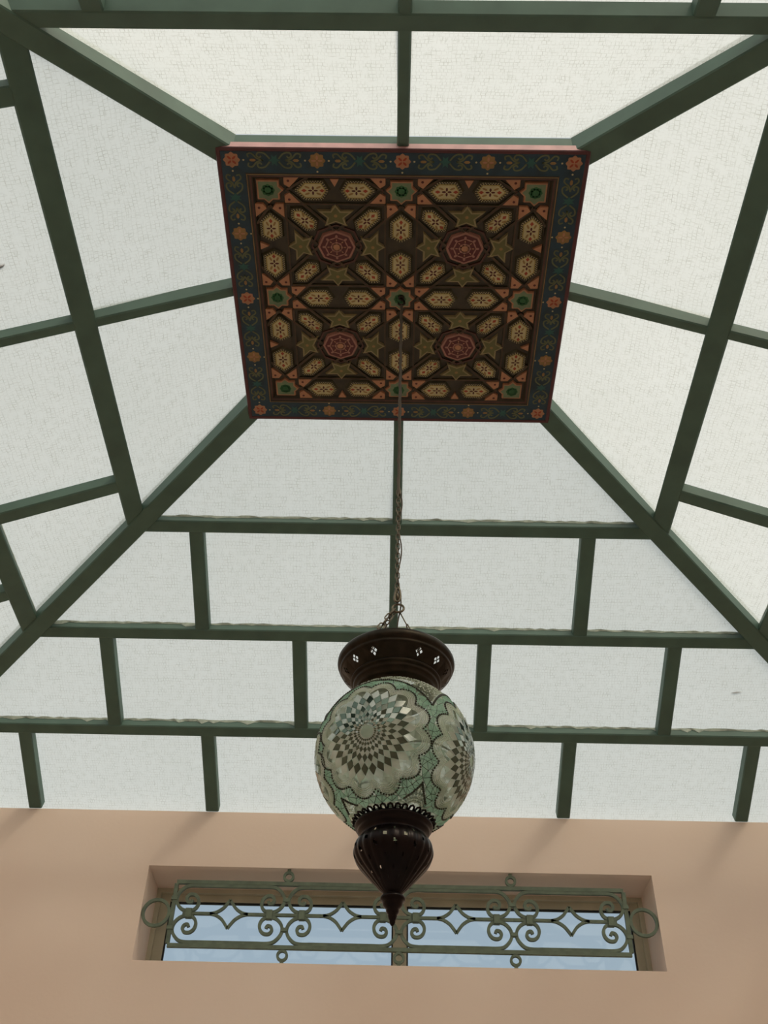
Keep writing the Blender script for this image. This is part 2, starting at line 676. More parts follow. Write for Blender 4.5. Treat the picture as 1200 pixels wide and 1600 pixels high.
for side, (P, bounds) in SLOPES.items():
    n = inward(P)
    # purlins along the slope
    for k in (1, 2, 3):
        d = ROWS[k]
        a, b = bounds(d)
        o = bar(P(a, d), P(b, d), PURLIN_W[side], GH, n, drop=0.001, ext=0.0).build('purlin', MT['green'], ceiling)
        # ragged sealant smeared along the upper side of the bar
        ms = MB()
        up = (P(0, 0) - P(0, 1)).normalized()
        L = b - a
        cnt = int(L / 0.035)
        base = up * (PURLIN_W[side] / 2 + 0.0015) - n * (GH - 0.001)
        prev = None
        for i in range(cnt + 1):
            t = a + 0.06 + (L - 0.12) * i / cnt
            hgt = 0.006 + 0.012 * random.random() + (0.022 if random.random() < 0.06 else 0)
            q = (P(t, d) + base, P(t, d) + base + n * hgt)
            out = up * (random.uniform(0.002, 0.010) if side in ('far', 'near') else random.uniform(0.0, 0.0025))
            if prev:
                ms.face([W(*prev[0]), W(*q[0]), W(*q[1]), W(*prev[1])])
                ms.face([W(*(prev[0] + prev[2])), W(*(q[0] + out)), W(*q[1]), W(*prev[1])])
            prev = (q[0], q[1], out)
        ms.build('sealant', MT['putty'], o)
    # bars running down the slope
    for k in range(4):
        d0, d1 = ROWS[k], ROWS[k + 1]
        for t in COLS[side][k]:
            w = 0.050 if k == 0 else 0.080
            if k == 1 and abs(t - COLS[side][k][1]) < 1e-6:
                w = 0.05
            nm = 'rafter' if k == 0 else 'glazing_bar'
            bar(P(t, d0), P(t, d1), w, gh(d1) if k else 0.086, n, drop=-0.003, ext=0.0).build(nm, MT['green'], ceiling)
    # the glass, one pane to a bay
    for k in range(4):
        d0, d1 = ROWS[k], ROWS[k + 1]
        if k == 0:
            d0 = 0.13
        if k == 3:
            d1 += 0.13              # the glass runs out over the top of the wall
        ts = COLS[side][k]
        for i in range(len(ts) + 1):
            lo0, hi0 = bounds(d0)
            lo1, hi1 = bounds(d1)
            q = [(ts[i - 1] if i else lo0, d0), (ts[i] if i < len(ts) else hi0, d0),
                 (ts[i] if i < len(ts) else hi1, d1), (ts[i - 1] if i else lo1, d1)]
            if i == 0 and ts:
                if q[1][0] <= lo0:     # a corner bay that the hip cuts to a triangle
                    dx = d0 + (d1 - d0) * (lo0 - ts[0]) / (lo0 - lo1)
                    q = [(ts[0], dx), (ts[0], d1), (lo1, d1)]
            if i == len(ts):
                if ts[-1] >= hi0:
                    dx = d0 + (d1 - d0) * (ts[-1] - hi0) / (hi1 - hi0)
                    q = [(ts[-1], dx), (hi1, d1), (ts[-1], d1)]
            mp = MB()
            su, sv = random.uniform(0, 3), random.uniform(0, 3)
            uvs = [(a * S + su, d * S * 1.1 + sv) for a, d in q]
            bot = [W(*(P(*c) - n * (gh(c[1]) + 0.001))) for c in q]
            mp.face(bot, 0, uvs)
            mp.build('glass_pane', MT['roofglass'], ceiling)

# hips and the ring the coffer hangs from
for (hx, sx, ax) in ((RX0, -1, AL), (RX1, 1, AR)):
    for (hy, sy, ay) in ((RY0, -1, AN), (RY1, 1, AF)):
        C = lambda d: Vector((hx + sx * ax * d, hy + sy * ay * d, RZ - SL * d))
        side_v = Vector((-sy * ay, sx * ax, 0)).normalized()
        dv = (C(1) - C(0)).normalized()
        n = dv.cross(side_v)
        n = n if n.z < 0 else -n
        bar(C(0.115), C(D4), 0.098, GH + 0.03, n, drop=0.022).build('hip_rafter', MT['green'], ceiling)
rz0, rz1 = 4.047, 4.128
px0, px1, py0, py1 = -0.775, 0.773, 2.055, 3.540
for lo, hi in (((px0, py0), (px1, py0 + 0.06)), ((px0, py1 - 0.06), (px1, py1)),
               ((px0, py0 + 0.06), (px0 + 0.06, py1 - 0.06)), ((px1 - 0.06, py0 + 0.06), (px1, py1 - 0.06))):
    m = MB()
    m.box(W(lo[0], lo[1], rz0), W(hi[0], hi[1], rz1))
    m.build('ring_beam', MT['green'], ceiling)

# ------------------------------------------------------------------ window
win = empty('window_1', W(0.05, WALL_Y + REV, OZ0))
tag(win, 'long low fixed window of two clear panes set deep in the back wall', kind='structure')
FY0, FY1 = WALL_Y + REV, WALL_Y + REV + 0.07
GX0, GX1, GZ0, GZ1 = -1.357, 1.462, 2.115, 2.530


def fbox(name, x0, x1, z0, z1, y0, y1, mt, parent=win):
    m = MB()
    m.box(W(x0, y0, z0), W(x1, y1, z1))
    return m.build(name, mt, parent)


fbox('frame_rail', OX0, OX1, GZ1, OZ1, FY0 + 0.02, FY1, MT['frame'])
fbox('frame_rail', OX0, OX1, OZ0, GZ0, FY0 + 0.02, FY1, MT['frame'])
fbox('frame_stile', OX0, GX0, GZ0, GZ1, FY0 + 0.02, FY1, MT['frame'])
fbox('frame_stile', GX1, OX1, GZ0, GZ1, FY0 + 0.02, FY1, MT['frame'])
# raised outer lip of the frame
LIP = 0.026
fbox('frame_lip', OX0, OX1, OZ1 - LIP, OZ1, FY0 - 0.012, FY0 + 0.02, MT['frame'])
fbox('frame_lip', OX0, OX1, OZ0, OZ0 + LIP, FY0 - 0.012, FY0 + 0.02, MT['frame'])
fbox('frame_lip', OX0, OX0 + LIP, OZ0 + LIP, OZ1 - LIP, FY0 - 0.012, FY0 + 0.02, MT['frame'])
fbox('frame_lip', OX1 - LIP, OX1, OZ0 + LIP, OZ1 - LIP, FY0 - 0.012, FY0 + 0.02, MT['frame'])
MX0, MX1 = 0.014, 0.096
fbox('mullion', MX0, MX1, GZ0, GZ1, FY0 + 0.02, FY1, MT['frame'])
for a, b in ((GX0, MX0), (MX1, GX1)):
    p = fbox('glass_pane', a, b, GZ0, GZ1, FY0 + 0.045, FY0 + 0.052, MT['glass'])
    g = 0.009
    for (u0, u1, v0, v1) in ((a, b, GZ1 - g, GZ1), (a, b, GZ0, GZ0 + g), (a, a + g, GZ0, GZ1), (b - g, b, GZ0, GZ1)):
        fbox('gasket', u0, u1, v0, v1, FY0 + 0.030, FY0 + 0.044, MT['gasket'], p)

# ------------------------------------------------------------------ wrought iron grille
GY = WALL_Y + 0.022
grille = empty('window_grille', W(0.047, GY, OZ0))
tag(grille, 'green wrought iron scroll grille mounted in front of the long low window', 'grille')
AX, AZ, AY = Vector((S, 0, 0)), Vector((0, 0, S)), Vector((0, S, 0))
X0, X1, Z0, Z1 = -1.262, 1.357, 2.142, 2.508


def gr(name, path, w=0.019, depth=0.02, closed=False, at=(0, 0), dy=0.0):
    m = MB()
    m.ribbon(path, w, W(at[0], GY + dy, at[1]), AX, AZ, AY, depth, closed)
    return m


gr('', [(X0, Z1), (X1, Z1)], 0.022).build('frame_bar', MT['iron'], grille)
gr('', [(X0, Z0), (X1, Z0)], 0.022).build('frame_bar', MT['iron'], grille)
gr('', [(X0, Z0 + 0.011), (X0, Z1 - 0.011)], 0.022).build('frame_bar', MT['iron'], grille)
gr('', [(X1, Z0 + 0.011), (X1, Z1 - 0.011)], 0.022).build('frame_bar', MT['iron'], grille)
MW = (X1 - X0) / 4
mz = (Z0 + Z1) / 2
Ah, Bh = MW / 2 - 0.012, (Z1 - Z0) / 2 - 0.020


def scroll_path(sgn):
    """C scroll: a spiral at each end, running along the long bar at height sgn*Bh."""
    half = []
    cx = -Ah + 0.082
    half += [(cx + 0.012, -0.078), (cx + 0.004, -0.064), (cx - 0.014, -0.068), (cx - 0.022, -0.088), (cx - 0.008, -0.108), (cx + 0.022, -0.108),
             (cx + 0.044, -0.088), (cx + 0.050, -0.056), (cx + 0.034, -0.026), (cx, -0.014), (cx - 0.040, -0.022), (cx - 0.070, -0.050),
             (cx - 0.081, -0.085), (cx - 0.070, -0.120), (cx - 0.038, -Bh + 0.010), (cx, -Bh), (cx + 0.06, -Bh)]
    half = [(x, y * Bh / 0.163) for x, y in half]
    right = [(-x, y) for x, y in reversed(half)]
    p = smooth_path(half, 4) + smooth_path(right, 4)
    return [(x, -sgn * y) for x, y in p]


for i in range(4):
    mx = X0 + MW * (i + 0.5)
    for sgn in (-1, 1):
        gr('', scroll_path(sgn), 0.0175, 0.018, at=(mx, mz)).build('scroll', MT['iron'], grille)
    # rods and the concave diamond between the scrolls
    md = MB()
    o = W(mx, GY, mz)
    e = Ah - 0.082
    for sx in (-1, 1):
        xo = e + 0.034 if (i == 0 and sx < 0) or (i == 3 and sx > 0) else Ah + 0.012
        md.ribbon([(sx * 0.098, 0), (sx * xo, 0)], 0.017, o, AX, AZ, AY, 0.016)
        for sz in (-1, 1):
            md.ribbon(smooth_path([(sx * 0.110, 0), (sx * 0.075, sz * 0.008), (sx * 0.040, sz * 0.030), (sx * 0.018, sz * 0.056), (0, sz * 0.082)], 4),
                      0.016, o, AX, AZ, AY, 0.016)
    md.build('diamond_rod', MT['iron'], grille)
    for sx in (-1, 1):
        m = MB()
        m.box(W(mx + sx * e - 0.017, GY - 0.017, mz - 0.026), W(mx + sx * e + 0.017, GY + 0.017, mz + 0.026))
        m.build('collar', MT['iron'], grille)
for i in range(5):
    mx = X0 + MW * i
    for sz in (-1, 1):
        m = MB()
        m.box(W(mx - 0.017, GY - 0.014, mz + sz * 0.085 - 0.010), W(mx + 0.017, GY + 0.014, mz + sz * 0.085 + 0.010))
        m.build('clamp', MT['iron'], grille)
for i in (1, 2, 3):
    mx = X0 + MW * i
    for cz in (Z0 - 0.011 - 0.033, Z1 + 0.011 + 0.033):
        gr('', arc(0, 0, 0.026, 0.026, 0, 345, 23), 0.014, 0.018, True, (mx, cz)).build('ring', MT['iron'], grille)
        m = MB()
        sgn = -1 if cz < mz else 1
        zz = cz + sgn * 0.033
        lim = OZ0 if sgn < 0 else OZ1
        m.box(W(mx - 0.010, GY - 0.008, min(zz, lim) - 0.002), W(mx + 0.010, GY + 0.008, max(zz, lim)))
        m.build('stub', MT['iron'], grille)
for cx in (X0 - 0.011 - 0.083, X1 + 0.011 + 0.083):
    gr('', arc(0, 0, 0.075, 0.075, 0, 352, 44), 0.017, 0.018, True, (cx, mz)).build('ring', MT['iron'], grille)

# dead leaf and twig lying on the outside of the glass
LEAF = mat('dry_leaf_brown', (74, 52, 30), 0.8, var=0.3)


def debris(name, side, t, d, length, width, turn_, label, cat):
    P, _ = SLOPES[side]
    n = inward(P)
    a = (P(1, 0) - P(0, 0)).normalized()
    b = n.cross(a)
    ca, sa = math.cos(turn_), math.sin(turn_)
    u, v = a * ca + b * sa, b * ca - a * sa
    o = P(t, d) - n * (gh(d) + 0.004)
    m = MB()
    N = 10
    top, low = [], []
    for i in range(N + 1):
        x = (i / N - 0.5) * length
        w = width * math.sin(PI * min(0.97, max(0.03, i / N))) ** 0.7
        cur = 0.10 * width * math.sin(i * 1.3)
        top.append((o + u * x + v * (w / 2 + cur) - n * (0.10 * w), o + u * x + v * (-w / 2 + cur) - n * (0.10 * w), o + u * x + v * cur))
    vs = [W(*q) for row in top for q in row] + [W(*(q - n * 0.002)) for row in top for q in row]
    K = 3 * (N + 1)
    fs = []
    for i in range(N):
        p, q = i * 3, i * 3 + 3
        fs += [(p, p + 2, q + 2, q), (p + 2, p + 1, q + 1, q + 2), (K + p, K + q, K + q + 2, K + p + 2), (K + p + 2, K + q + 2, K + q + 1, K + p + 1),
               (p, q, K + q, K + p), (p + 1, K + p + 1, K + q + 1, q + 1)]
    m.raw(vs, fs)
    tag(m.build(name, LEAF), label, cat)


debris('dry_leaf', 'left', 2.45, 1.005, 0.075, 0.018, 1.9, 'small curled brown leaf lying on the left roof glass', 'leaf')
debris('twig', 'far', 2.01, 1.69, 0.060, 0.008, 0.15, 'thin dark twig lying on the sloping glass above the window wall', 'twig')

# ================================================================== THE PAINTED COFFER
PZ = 4.0
PX0, PX1, PY0, PY1 = -0.784, 0.782, 2.045, 3.552
coffer = empty('painted_coffer', W(0, 2.797, PZ))
tag(coffer, 'dark carved wooden panel painted with stars and octagons at the top of the skylight', 'ceiling panel')

# frame rails, a mitred moulding swept round the square: (inset, height above the lower face, material)
PROF = [(0.030, 0.046, 0), (0.0, 0.046, 5), (0.0, 0.005, 0), (0.004, 0.0, 0), (0.015, 0.0, 0), (0.019, 0.004, 1), (0.117, 0.004, 2),
        (0.1205, 0.000, 3), (0.1235, 0.000, 2), (0.131, 0.006, 4), (0.138, 0.009, 2), (0.152, 0.026, 2)]
RAILM = [MT['oxblood'], MT['teal'], MT['darkwood'], MT['ochre'], MT['redbrown'], MT['litside']]
rails = []


def ring_at(u, z):
    return [W(PX0 + u, PY0 + u, PZ + z), W(PX1 - u, PY0 + u, PZ + z), W(PX1 - u, PY1 - u, PZ + z), W(PX0 + u, PY1 - u, PZ + z)]


for sidx in range(4):
    m = MB()
    for i in range(len(PROF) - 1):
        a, b = ring_at(*PROF[i][:2]), ring_at(*PROF[i + 1][:2])
        j = (sidx + 1) % 4
        m.face([a[sidx], b[sidx], b[j], a[j]], PROF[i][2] if i < 5 else PROF[i][2])
    rails.append(m.build('frame_rail', RAILM, coffer))
m = MB()
m.box(W(PX0 + 0.03, PY0 + 0.03, PZ + 0.024), W(PX1 - 0.03, PY1 - 0.03, PZ + 0.046))
board = m.build('backing_board', MT['darkwood'], coffer)

CU, CV = 0.2880, 0.2765                     # model units per pattern unit
PCX, PCY = -0.003, 2.798                    # middle star


def pt(u, v, z):
    """pattern coordinates (0..4, star tiles at even numbers) -> metres; z is the drop below the field board."""
    return W(PCX + (u - 2) * CU, PCY + (v - 2) * CV, PZ + 0.024 - z)


def inset(poly, d):
    n = len(poly)
    ar = sum(poly[i][0] * poly[(i + 1) % n][1] - poly[(i + 1) % n][0] * poly[i][1] for i in range(n))
    sg = 1 if ar > 0 else -1
    out = []
    for i in range(n):
        p, q, r = Vector(poly[i - 1]), Vector(poly[i]), Vector(poly[(i + 1) % n])
        a, b = (q - p).normalized(), (r - q).normalized()
        na, nb = Vector((-a.y, a.x)) * sg, Vector((-b.y, b.x)) * sg
        k = 1 + na.dot(nb)
        t = (na + nb) / max(k, 0.25)
        out.append(tuple(q + t * d))
    return out


class Inlay:
    """a flat carved piece in pattern coordinates about its own middle; built once, then copied with a turn."""

    def __init__(self):
        self.m = MB()

    @staticmethod
    def p(u, v, z):
        return Vector((u * CU * S, v * CV * S, -z * S))

    def layer(self, poly, z, mi):
        c = (sum(p[0] for p in poly) / len(poly), sum(p[1] for p in poly) / len(poly))
        n = len(poly)
        for i in range(n):
            a, b = poly[i], poly[(i + 1) % n]
            self.m.face([self.p(c[0], c[1], z), self.p(b[0], b[1], z), self.p(a[0], a[1], z)], mi)

    def wall(self, p0, z0, p1, z1, mi):
        n = len(p0)
        for i in range(n):
            j = (i + 1) % n
            self.m.face([self.p(*p0[i], z0), self.p(*p1[i], z1), self.p(*p1[j], z1), self.p(*p0[j], z0)], mi)

    def build(self, name, mats):
        me_o = self.m.build(name, mats, None, origin=(0, 0, 0))
        COL.objects.unlink(me_o)
        return me_o


def put(src, u, v, turn=0):
    """copy an inlay to pattern place (u, v), turned by 90-degree steps (the pattern axes differ slightly in scale)."""
    o = bpy.data.objects.new(src.name.split('.')[0], src.data)
    at = pt(u, v, 0)
    COL.objects.link(o)
    o.parent = coffer
    o.location = at - WORLD_AT[coffer.name]
    o.rotation_euler = (0, 0, turn * PI / 2)
    if turn % 2:
        o.scale = (CV / CU, CU / CV, 1)
    return o


def ell(cx, cy, a, b, ang, n=8):
    c, s_ = math.cos(ang), math.sin(ang)
    return [(cx + a * math.cos(2 * PI * k / n) * c - b * math.sin(2 * PI * k / n) * s_,
             cy + a * math.cos(2 * PI * k / n) * s_ + b * math.sin(2 * PI * k / n) * c) for k in range(n)]


def petals(I, cx, cy, r, n, a0, mi, z, wid=0.45):
    for k in range(n):
        a = a0 + 2 * PI * k / n
        I.layer(ell(cx + r * 0.55 * math.cos(a), cy + r * 0.55 * math.sin(a), r * 0.45, r * wid * 0.5, a, 7), z, mi)


H = 0.0115


def cartouche(poly, ang, mid):
    I = Inlay()
    p1 = inset(poly, 0.022)
    p2 = inset(poly, 0.062)
    I.wall(poly, 0, p1, H, 1)
    I.layer(p1, H, 0)
    # white beading round the cartouche
    for off, step in ((0.034, 0.036), (0.052, 0.036)):
        q = inset(poly, off)
        for i in range(len(q)):
            a, b = Vector(q[i]), Vector(q[(i + 1) % len(q)])
            L = (b - a).length
            cnt = max(1, int(L / step))
            for k in range(cnt):
                c = a + (b - a) * ((k + 0.5) / cnt)
                I.layer(ell(c.x, c.y, 0.0085, 0.0085, 0.3, 5), H + 0.0006, 2)
    I.layer(p2, H + 0.0005, 3)
    p3 = inset(poly, 0.078)
    I.layer(p3, H + 0.0008, 6)
    mx_, my_ = mid
    ca, sa = math.cos(ang), math.sin(ang)
    petals(I, mx_, my_, 0.075, 4, ang, 4, H + 0.0014)
    for s_ in (-1, 1):
        I.layer(ell(mx_ + s_ * 0.135 * ca, my_ + s_ * 0.135 * sa, 0.042, 0.030, ang, 4), H + 0.0014, 5)
        for t_ in (-1, 1):
            I.layer(ell(mx_ + s_ * 0.085 * ca - t_ * 0.055 * sa, my_ + s_ * 0.085 * sa + t_ * 0.055 * ca, 0.045, 0.018, ang + s_ * t_ * 0.4, 6), H + 0.0012, 7)
    I.layer(ell(mx_, my_, 0.014, 0.014, 0, 6), H + 0.0018, 2)
    return I.build('cartouche', [MT['darkwood'], MT['olive'], MT['cream'], MT['yellow'], MT['reddot'], MT['red'], MT['cream'], MT['ochre']])


MT['cream2'] = MT['cream']
hexA = cartouche([(-0.31, 0), (-0.135, -0.19), (0.17, -0.19), (0.275, 0), (0.17, 0.19), (-0.135, 0.19)], 0.0, (0.01, 0))
hexB = cartouche([(-0.215, -0.225), (-0.03, -0.235), (0.215, 0.0), (0.185, 0.19), (0.0, 0.215), (-0.235, -0.03)], PI / 4, (0.0, 0.0))

I = Inlay()
star5 = [(1.1 * x, 1.06 * y) for x, y in [(0, 0.19), (-0.075, 0.075), (-0.265, 0.075), (-0.125, -0.055), (-0.165, -0.20), (0, -0.125), (0.165, -0.20), (0.125, -0.055), (0.265, 0.075), (0.075, 0.075)]]
q1, q2 = inset(star5, 0.012), inset(star5, 0.034)
I.wall(star5, 0, q1, H + 0.001, 0)
I.layer(q1, H + 0.001, 0)
I.layer(q2, H + 0.0018, 1)
I.layer(ell(0, -0.01, 0.03, 0.03, 0, 6), H + 0.0024, 2)
starS = I.build('star', [MT['starline'], MT['starfill'], MT['ochre']])

I = Inlay()
oc = ell(0, 0, 0.312, 0.312, 0, 8)
q1, q2, q3 = inset(oc, 0.02), inset(oc, 0.048), inset(oc, 0.060)
I.wall(oc, 0, q1, H + 0.002, 0)
I.layer(q1, H + 0.002, 0)
I.layer(q2, H + 0.0026, 1)
for k in range(8):
    a = PI / 8 + k * PI / 4
    c, s_ = math.cos(a), math.sin(a)
    I.layer(ell(0.165 * c, 0.165 * s_, 0.012, 0.062, a, 8), H + 0.0032, 2)
    a += PI / 8
    I.layer(ell(0.195 * math.cos(a), 0.195 * math.sin(a), 0.034, 0.022, a, 6), H + 0.0032, 2)
    I.layer(ell(0.128 * math.cos(a), 0.128 * math.sin(a), 0.022, 0.010, a, 6), H + 0.0032, 3)
petals(I, 0, 0, 0.10, 8, 0, 2, H + 0.0034, 0.8)
I.layer(ell(0, 0, 0.055, 0.055, 0, 10), H + 0.0036, 3)
octS = I.build('octagon_boss', [MT['pink'], MT['maroon'], MT['pink'], MT['salmon']])


def star8(cut):
    """eight-pointed star tile; cut: the sides (0 right, 1 far, 2 left, 3 near) whose point the frame hides."""
    s_, d_ = 0.172, 0.243
    k = d_ - s_
    poly = []
    for q in range(4):
        c, s2 = (1, 0, -1, 0)[q], (0, 1, 0, -1)[q]
        rot = lambda x, y: (x * c - y * s2, x * s2 + y * c)
        if q not in cut:
            poly += [rot(s_, -k), rot(d_, 0), rot(s_, k)]
        poly += [rot(s_, s_)]
    I = Inlay()
    q1, q2 = inset(poly, 0.010), inset(poly, 0.030)
    I.wall(poly, 0, q1, H, 0)
    I.layer(q1, H, 0)
    I.layer(q2, H + 0.0007, 1)
    petals(I, 0, 0, 0.105, 8, 0, 2, H + 0.0014, 0.8)
    I.layer(ell(0, 0, 0.055, 0.055, 0, 8), H + 0.0016, 2)
    return I.build('star_tile', [MT['salmon'], MT['tealgreen'], MT['leafgreen']])


I = Inlay()
tri = [(-0.085, 0.06), (-0.085, -0.07), (0.0, -0.13), (0.17, 0.06)]
tri = [(-0.085, -0.065), (0.0, -0.125), (0.165, 0.065), (-0.085, 0.065)]
q1 = inset(tri, 0.008)
I.wall(tri, 0, q1, H, 0)
I.layer(q1, H, 0)
I.layer(ell(-0.012, 0.0, 0.022, 0.022, 0, 8), H + 0.0008, 1)
triA = I.build('corner_wedge', [MT['salmon'], MT['reddot']])
I = Inlay()
tri = [(-x, y) for x, y in reversed([(-0.085, -0.065), (0.0, -0.125), (0.165, 0.065), (-0.085, 0.065)])]
q1 = inset(tri, 0.008)
I.wall(tri, 0, q1, H, 0)
I.layer(q1, H, 0)
I.layer(ell(0.012, 0.0, 0.022, 0.022, 0, 8), H + 0.0008, 1)
triB = I.build('corner_wedge', [MT['salmon'], MT['reddot']])
I = Inlay()
tri = [(-0.075, -0.075), (0.075, -0.075), (0.0, 0.075)]
q1 = inset(tri, 0.006)
I.wall(tri, 0, q1, H, 0)
I.layer(q1, H, 0)
triE = I.build('edge_wedge', [MT['salmon']])

R4 = [(1, 0), (0, 1), (-1, 0), (0, -1)]


def turn(u, v, q):
    c, s_ = R4[q]
    return u * c - v * s_, u * s_ + v * c


for cu in (1, 3):
    for cv in (1, 3):
        put(octS, cu, cv)
        for q in range(4):
            du, dv = turn(0, -0.575, q)
            put(starS, cu + du, cv + dv, (q + 2) % 4)
            du, dv = turn(-0.475, -0.475, q)
            put(hexB, cu + du, cv + dv, q)
done = set()
for cu in (1, 3):
    for cv in (1, 3):
        for q in range(4):
            for s_ in (-1, 1):
                du, dv = turn(s_ * 0.335, -1.0, q)
                key = (round(cu + du, 2), round(cv + dv, 2))
                if key in done:
                    continue
                done.add(key)
                # the long point looks to the star tile
                put(hexA, cu + du, cv + dv, (q + (0 if s_ < 0 else 2)) % 4)
for iu in range(3):
    for iv in range(3):
        cut = set()
        if iu == 0:
            cut.add(2)
        if iu == 2:
            cut.add(0)
        if iv == 0:
            cut.add(3)
        if iv == 2:
            cut.add(1)
        src = star8(cut)
        put(src, iu * 2, iv * 2)
        for q in range(4):
            if q in cut:
                continue
            # wedges either side of the point that looks along direction q
            for s_ in (-1, 1):
                du, dv = turn(0.322, s_ * 0.160, q)
                put(triA if s_ > 0 else triA, iu * 2 + du, iv * 2 + dv, q) if s_ > 0 else put(triB, iu * 2 + du, iv * 2 + dv, (q + 2) % 4)
for k in (1, 3):
    put(triE, k, -0.125, 0)
    put(triE, k, 4.125, 2)
    put(triE, -0.125, k, 3)
    put(triE, 4.125, k, 1)

# raised strapwork: the lattice the pieces sit in
ms = MB()
FU, FV = Vector((CU * S, 0, 0)), Vector((0, CV * S, 0))


def strap(path, w, hgt, mi, base=0.0):
    ms.ribbon(path, w, pt(0, 0, base + hgt / 2), FU, FV, Vector((0, 0, 1)), hgt * S, False, mi)


for cu in (1, 3):
    for cv in (1, 3):
        for q in range(4):
            for (a, b) in (((-0.73, -1.0), (0.0, -0.27)), ((-1.0, -0.73), (-0.27, 0.0)), ((-0.72, -1.0), (-0.40, -1.25)), ((0.72, -1.0), (0.40, -1.25))):
                if b[1] < -1.05 and not ((q == 0 and cv == 1) or (q == 2 and cv == 3) or (q == 1 and cu == 3) or (q == 3 and cu == 1)):
                    continue
                pa, pb = turn(*a, q), turn(*b, q)
                pb = (max(-1.21, min(1.21, pb[0])), max(-1.21, min(1.21, pb[1])))
                strap([(cu + pa[0], cv + pa[1]), (cu + pb[0], cv + pb[1])], 0.042, 0.0085, 0)
                strap([(cu + pa[0], cv + pa[1]), (cu + pb[0], cv + pb[1])], 0.012, 0.0098, 1)
            pa, pb = turn(-0.76, -0.755, q), turn(0.76, -0.755, q)
            strap([(cu + pa[0], cv + pa[1]), (cu + pb[0], cv + pb[1])], 0.034, 0.0075, 0)
            strap([(cu + pa[0], cv + pa[1]), (cu + pb[0], cv + pb[1])], 0.010, 0.0090, 1)
            p8 = [turn(0.385 * math.cos(a), 0.385 * math.sin(a), q) for a in (PI / 4, 0.0)]
            pts8 = [(cu + 0.385 * math.cos(k * PI / 4 + q * PI / 2), cv + 0.385 * math.sin(k * PI / 4 + q * PI / 2)) for k in range(3)]
            strap(pts8, 0.030, 0.008, 1)
ms.build('strapwork', [MT['olive'], MT['redbrown']], coffer)

m = MB()
m.lathe([(0.0, 0.0), (0.015 * S, 0.0), (0.015 * S, -0.008 * S), (0.010 * S, -0.013 * S), (0.0, -0.014 * S)], W(0.004, 2.788, 4.0125), 20)
m.build('hook_plate', MT['bronze'], coffer)

# painted rosettes and scrolls on the frame
RIN = 0.064


def rosette(cx, cy, parent, col, name='rosette'):
    m = MB()
    n = 32
    z = PZ + 0.004 - 0.0012
    ring = []
    for k in range(n):
        a = 2 * PI * k / n
        r = 0.036 * (0.9 + 0.10 * math.cos(8 * a))
        ring.append(W(cx + r * math.cos(a), cy + r * math.sin(a), z))
    m.face(ring[::-1], 0)
    m.raw([(p.x, p.y, p.z) for p in ring] + [(p.x, p.y, p.z + 0.0012 * S) for p in ring], [(k, (k + 1) % n, (k + 1) % n + n, k + n) for k in range(n)], 0)
    for k in range(4):
        a = k * PI / 2 + PI / 4 * (col == 'salmon')
        e = ell(cx + 0.014 * math.cos(a), cy + 0.014 * math.sin(a), 0.011, 0.005, a, 7)
        m.face([W(p[0], p[1], z - 0.0008) for p in reversed(e)], 1)
    for k in range(4):
        e = ell(cx + 0.050 * math.cos(k * PI / 2), cy + 0.050 * math.sin(k * PI / 2), 0.0045, 0.0045, 0, 6)
        m.face([W(p[0], p[1], z) for p in reversed(e)], 2)
    c2 = 'red' if col == 'salmon' else 'salmon'
    return m.build(name, [MT[col], MT[c2], MT['cream']], parent)


def scrollwork(cx, cy, hx, hy, length, parent):
    """two facing palmettes with a leaf between them, along direction (hx, hy)."""
    m = MB()
    z = PZ + 0.004 - 0.0006
    A = Vector((hx * S, hy * S, 0))
    B = Vector((-hy * S, hx * S, 0))
    o = W(cx, cy, z)
    L = length / 2
    for s_ in (-1, 1):
        for t_ in (-1, 1):
            p = [(s_ * L * 0.16, t_ * 0.006), (s_ * L * 0.34, t_ * 0.030), (s_ * L * 0.55, t_ * 0.034), (s_ * L * 0.62, t_ * 0.020), (s_ * L * 0.52, t_ * 0.012), (s_ * L * 0.46, t_ * 0.020)]
            m.ribbon(smooth_path(p, 4), 0.007, o, A, B, Vector((0, 0, 1)), 0.001, mi=0)
            p = [(s_ * L * 0.40, 0), (s_ * L * 0.62, t_ * 0.008), (s_ * L * 0.80, t_ * 0.030), (s_ * L * 0.95, t_ * 0.026), (s_ * L * 0.92, t_ * 0.012)]
            m.ribbon(smooth_path(p, 4), 0.007, o, A, B, Vector((0, 0, 1)), 0.001, mi=0)
        e = ell(s_ * L * 0.78, 0, L * 0.12, 0.007, 0, 6)
        m.face([o + A * q[0] + B * q[1] - Vector((0, 0, 0.0006)) for q in reversed(e)], 2)
    e = []
    for k in range(12):
        a = 2 * PI * k / 12
        r = 1.0 if k % 2 == 0 else 0.5
        e.append((L * 0.20 * r * math.cos(a), 0.030 * r * math.sin(a)))
    m.face([o + A * q[0] + B * q[1] - Vector((0, 0, 0.0006)) for q in reversed(e)], 1)
    return m.build('painted_scroll', [MT['scroll'], MT['tealleaf'], MT['ochre']], parent)


